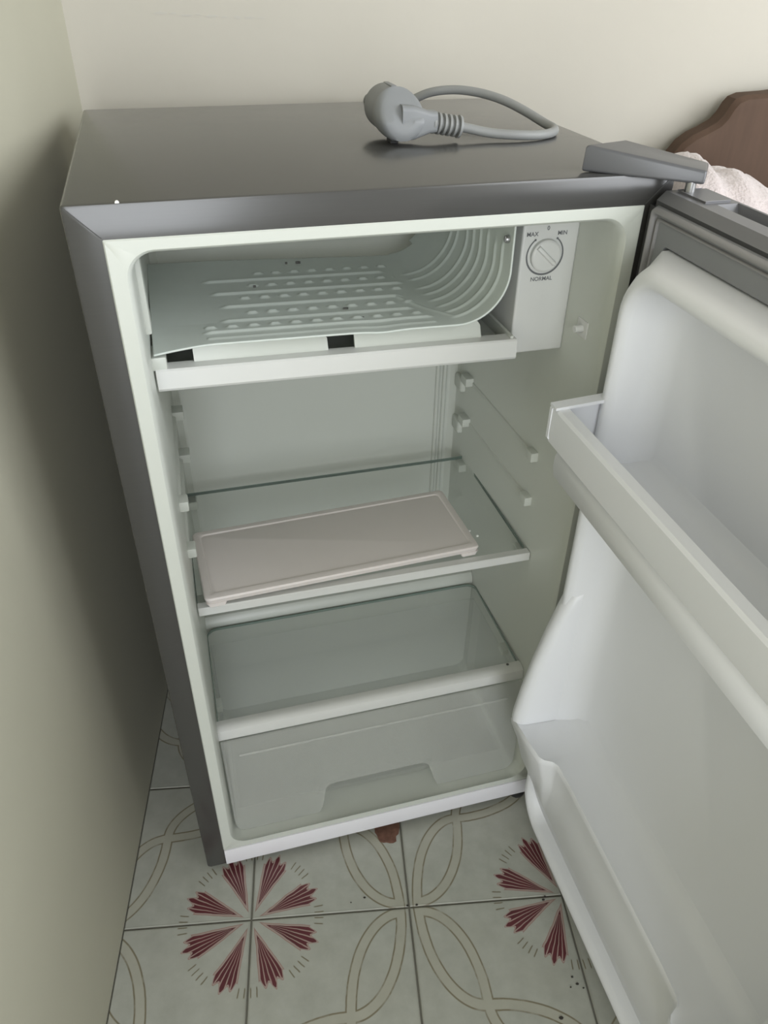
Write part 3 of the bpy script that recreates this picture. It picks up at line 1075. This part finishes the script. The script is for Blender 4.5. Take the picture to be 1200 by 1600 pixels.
sr0, sr1 = Vector((0.3190, 0.157, HZ + 0.0170)), Vector((0.3470, 0.1555, HZ + 0.0125))
bm = bmesh.new()
pr_ = []
for k in range(5):
    b = k / 5.6
    pr_ += [(b, 0.0092), (b + 0.075, 0.0092), (b + 0.085, 0.0062), (b + 0.165, 0.0062)]
pr_ += [(0.885, 0.0062), (0.89, 0.0098), (0.975, 0.0094), (1.0, 0.0075)]
dd = (sr1 - sr0)
ux = Vector((0, 1, 0))
uz = dd.normalized().cross(ux)
lathe(bm, pr_, lambda a, c, s: sr0 + dd * a + ux * c + uz * s, 24)
part('strain_relief', bm, M['cord'], t, smooth=30)
CR = 0.0043
pts = [sr1 - dd * .1, sr1 + dd * 0.15, (0.375, 0.150, HZ + .0075), (0.400, 0.1445, HZ + .0058), (0.423, 0.146, HZ + .0048), (0.441, 0.156, HZ + .0046), (0.4505, 0.172, HZ + .0050), (0.4480, 0.192, HZ + .0075), (0.436, 0.212, HZ + .0150), (0.420, 0.232, HZ + .0225),
       (0.402, 0.250, HZ + .0270), (0.380, 0.266, HZ + .0285), (0.357, 0.279, HZ + .0250), (0.338, 0.294, HZ + .0150), (0.326, 0.318, HZ + .0065), (0.322, 0.350, HZ + .0046), (0.322, 0.385, HZ + .0048), (0.322, 0.404, HZ + .0044), (0.322, 0.4135, HZ - .004), (0.322, 0.4155, HZ - .030), (0.322, 0.4150, HZ - .12)]
bm = bmesh.new()
tube(bm, spline(pts, 8), CR, 14)
part('cord', bm, M['cord'], t, smooth=60)

# ------------------------------------------------------------------ behind the refrigerator: bed headboard and blanket
bed = bpy.data.objects.new('bed', None)
COL.objects.link(bed)
bed.location = (1.18, -0.35, 0)
tag(bed, 'bed with a carved brown wooden headboard against the back wall', 'bed')
HB = [(0.730, 0.0), (0.730, 0.60), (0.7265, 0.700), (0.7270, 0.780), (0.7310, 0.7925), (0.7400, 0.8050), (0.7515, 0.8140), (0.7660, 0.8210), (0.7790, 0.8285), (0.7860, 0.8370), (0.7910, 0.8480), (0.7960, 0.8545), (0.8060, 0.8585),
      (0.835, 0.8605), (0.90, 0.868), (1.00, 0.885), (1.10, 0.897), (1.18, 0.900)]
full = HB + [(2.36 - a, b) for a, b in reversed(HB[:-1])]
bm = bmesh.new()


def inset(poly, e):
    return [(a + (e if a < 1.18 else -e) * (1 if abs(a - 1.18) > .33 else 0), max(0.0, b - (e if b > 0.2 else 0))) for a, b in poly]


loft(bm, [[(a, 0.482, b) for a, b in full], [(a, 0.458, b) for a, b in full], [(a, 0.4515, b) for a, b in inset(full, 0.004)], [(a, 0.450, b) for a, b in inset(full, 0.008)]])
bmesh.ops.translate(bm, verts=bm.verts[:], vec=-Vector(bed.location))
mk('headboard', bm, M['wood'], bed, smooth=30)
bm = B((0.745, -1.30, 0.30), (1.615, 0.447, 0.60), 0.04, 3)
bmesh.ops.translate(bm, verts=bm.verts[:], vec=-Vector(bed.location))
mk('mattress', bm, M['mattress'], bed)
for lx, ly in ((0.80, -1.22), (1.56, -1.22), (0.80, 0.38), (1.56, 0.38)):
    bm = B((lx - .03, ly - .03, 0.0), (lx + .03, ly + .03, 0.32), 0.004)
    bmesh.ops.translate(bm, verts=bm.verts[:], vec=-Vector(bed.location))
    mk('leg', bm, M['wood'], bed)

# fluffy blanket heaped on the bed
bm = bmesh.new()
NU, NV = 150, 96
gr = []
for a in range(NU + 1):
    row = []
    for b in range(NV):
        fa = a / NU
        th_ = 2 * math.pi * b / NV
        u = 0.668 + 0.552 * fa
        # top height following the photographed silhouette
        hs = [(0.668, 0.800), (0.690, 0.8095), (0.712, 0.8115), (0.724, 0.8000), (0.732, 0.7965), (0.750, 0.7985), (0.775, 0.7905), (0.808, 0.773), (0.86, 0.755), (0.95, 0.74), (1.22, 0.70)]
        top = hs[-1][1]
        for (p0, q0), (p1, q1) in zip(hs, hs[1:]):
            if p0 <= u <= p1:
                k = (u - p0) / (p1 - p0)
                top = q0 + (q1 - q0) * (3 * k * k - 2 * k ** 3)
                break
        rnd = min(1.0, math.sqrt(max(0.0, 1 - max(0, 1 - fa / 0.030) ** 2))) * min(1.0, math.sqrt(max(0.0, 1 - max(0, (fa - .93) / .07) ** 2)))
        rnd = max(rnd, 0.12)
        ce, se = math.cos(th_), math.sin(th_)
        sg = lambda v, e: math.copysign(abs(v) ** e, v)
        yv = 0.345 + 0.090 * sg(ce, 0.8) * rnd
        mid = 0.602 + (top - 0.602) * 0.5
        zv = mid + (top - 0.602) * 0.5 * sg(se, 0.75) * (0.55 + .45 * rnd)
        pnt = Vector((u, yv, zv))
        nn = noise.noise(pnt * 38) * 0.004 + noise.noise(pnt * 130) * 0.0025
        zz = zv + (nn if se > 0 else 0)
        row.append(bm.verts.new((u, yv + (nn * 1.2 if ce < 0 else 0), max(0.6005, zz))))
    gr.append(row)
for a in range(NU):
    for b in range(NV):
        b2 = (b + 1) % NV
        bm.faces.new((gr[a][b], gr[a][b2], gr[a + 1][b2], gr[a + 1][b]))
bm.faces.new(gr[0])
bm.faces.new(gr[-1])
o = mk('blanket', bm, M['fluffy'], smooth=80)
tag(o, 'fluffy pinkish white blanket heaped in front of the brown headboard', 'blanket')

# ------------------------------------------------------------------ marks on the floor
bm = bmesh.new()
sc = Vector((TU + 0.905 * TS, TV + 0.56 * TS, 0))
ol = []
for k in range(26):
    q = 2 * math.pi * k / 26
    r_ = 0.0175 * (1 + 0.28 * noise.noise(Vector((math.cos(q) * 2, math.sin(q) * 2, 3.1))) + random.uniform(-.08, .08))
    ol.append((sc.x + r_ * math.cos(q), sc.y + r_ * 1.25 * math.sin(q)))
loft(bm, [[(a, b, 0.0001) for a, b in ol], [(sc.x + (a - sc.x) * .93, sc.y + (b - sc.y) * .93, 0.0007) for a, b in ol]])
o = mk('rust_stain', bm, M['stain'], floor, smooth=0)
o['label'] = 'rust brown stain on the tile beside the kick plate'
for (a, b, r_) in ((1.925, -0.49, 0.0017), (1.945, -0.53, 0.0022), (1.90, -0.545, 0.0012), (1.975, -0.555, 0.0014), (1.87, -0.02, 0.0022), (1.885, 0.0, 0.0018), (1.80, -0.70, 0.003), (0.99, 0.012, 0.002), (1.05, 0.012, 0.002), (0.72, 0.085, 0.0018), (0.63, 0.06, 0.001)):
    bm = bmesh.new()
    cx, cy = TU + a * TS, TV + b * TS
    loft(bm, [[(cx + r_ * f * math.cos(k) * random.uniform(.8, 1.2), cy + r_ * f * .7 * math.sin(k), z) for k in (0, 1, 2, 3.1, 4.2, 5.2)] for z, f in ((0.0001, 1), (0.0008, .8))])
    mk('dirt_speck', bm, M['crumb'], floor, smooth=0)
# scuff marks scratched into the back wall's paint
bw = bpy.data.objects['wall_back']
for k in range(9):
    f = k / 8
    u = 0.108 + 0.115 * f
    bm = bmesh.new()
    w_ = random.uniform(0.004, 0.009)
    h_ = random.uniform(0.0008, 0.0022) * (1.6 if k == 0 else 1)
    zc = 0.936 - 0.005 * f + random.uniform(-.0012, .0012)
    pl = [(u + w_ * math.cos(q) * random.uniform(.7, 1.2), zc + h_ * math.sin(q)) for q in (0, .8, 1.6, 2.5, 3.3, 4.1, 5.0, 5.7)]
    extr(bm, pl, BV - 0.0003, BV + 0.0005, lambda p, q, d: (p, d, q))
    mk('scuff_mark', bm, mat('scuff', (0.50, 0.48, 0.43), 0.9) if k == 0 else bpy.data.materials['scuff'], bw, smooth=0)
for o in bpy.data.objects:
    if 'base' in o:
        del o['base']
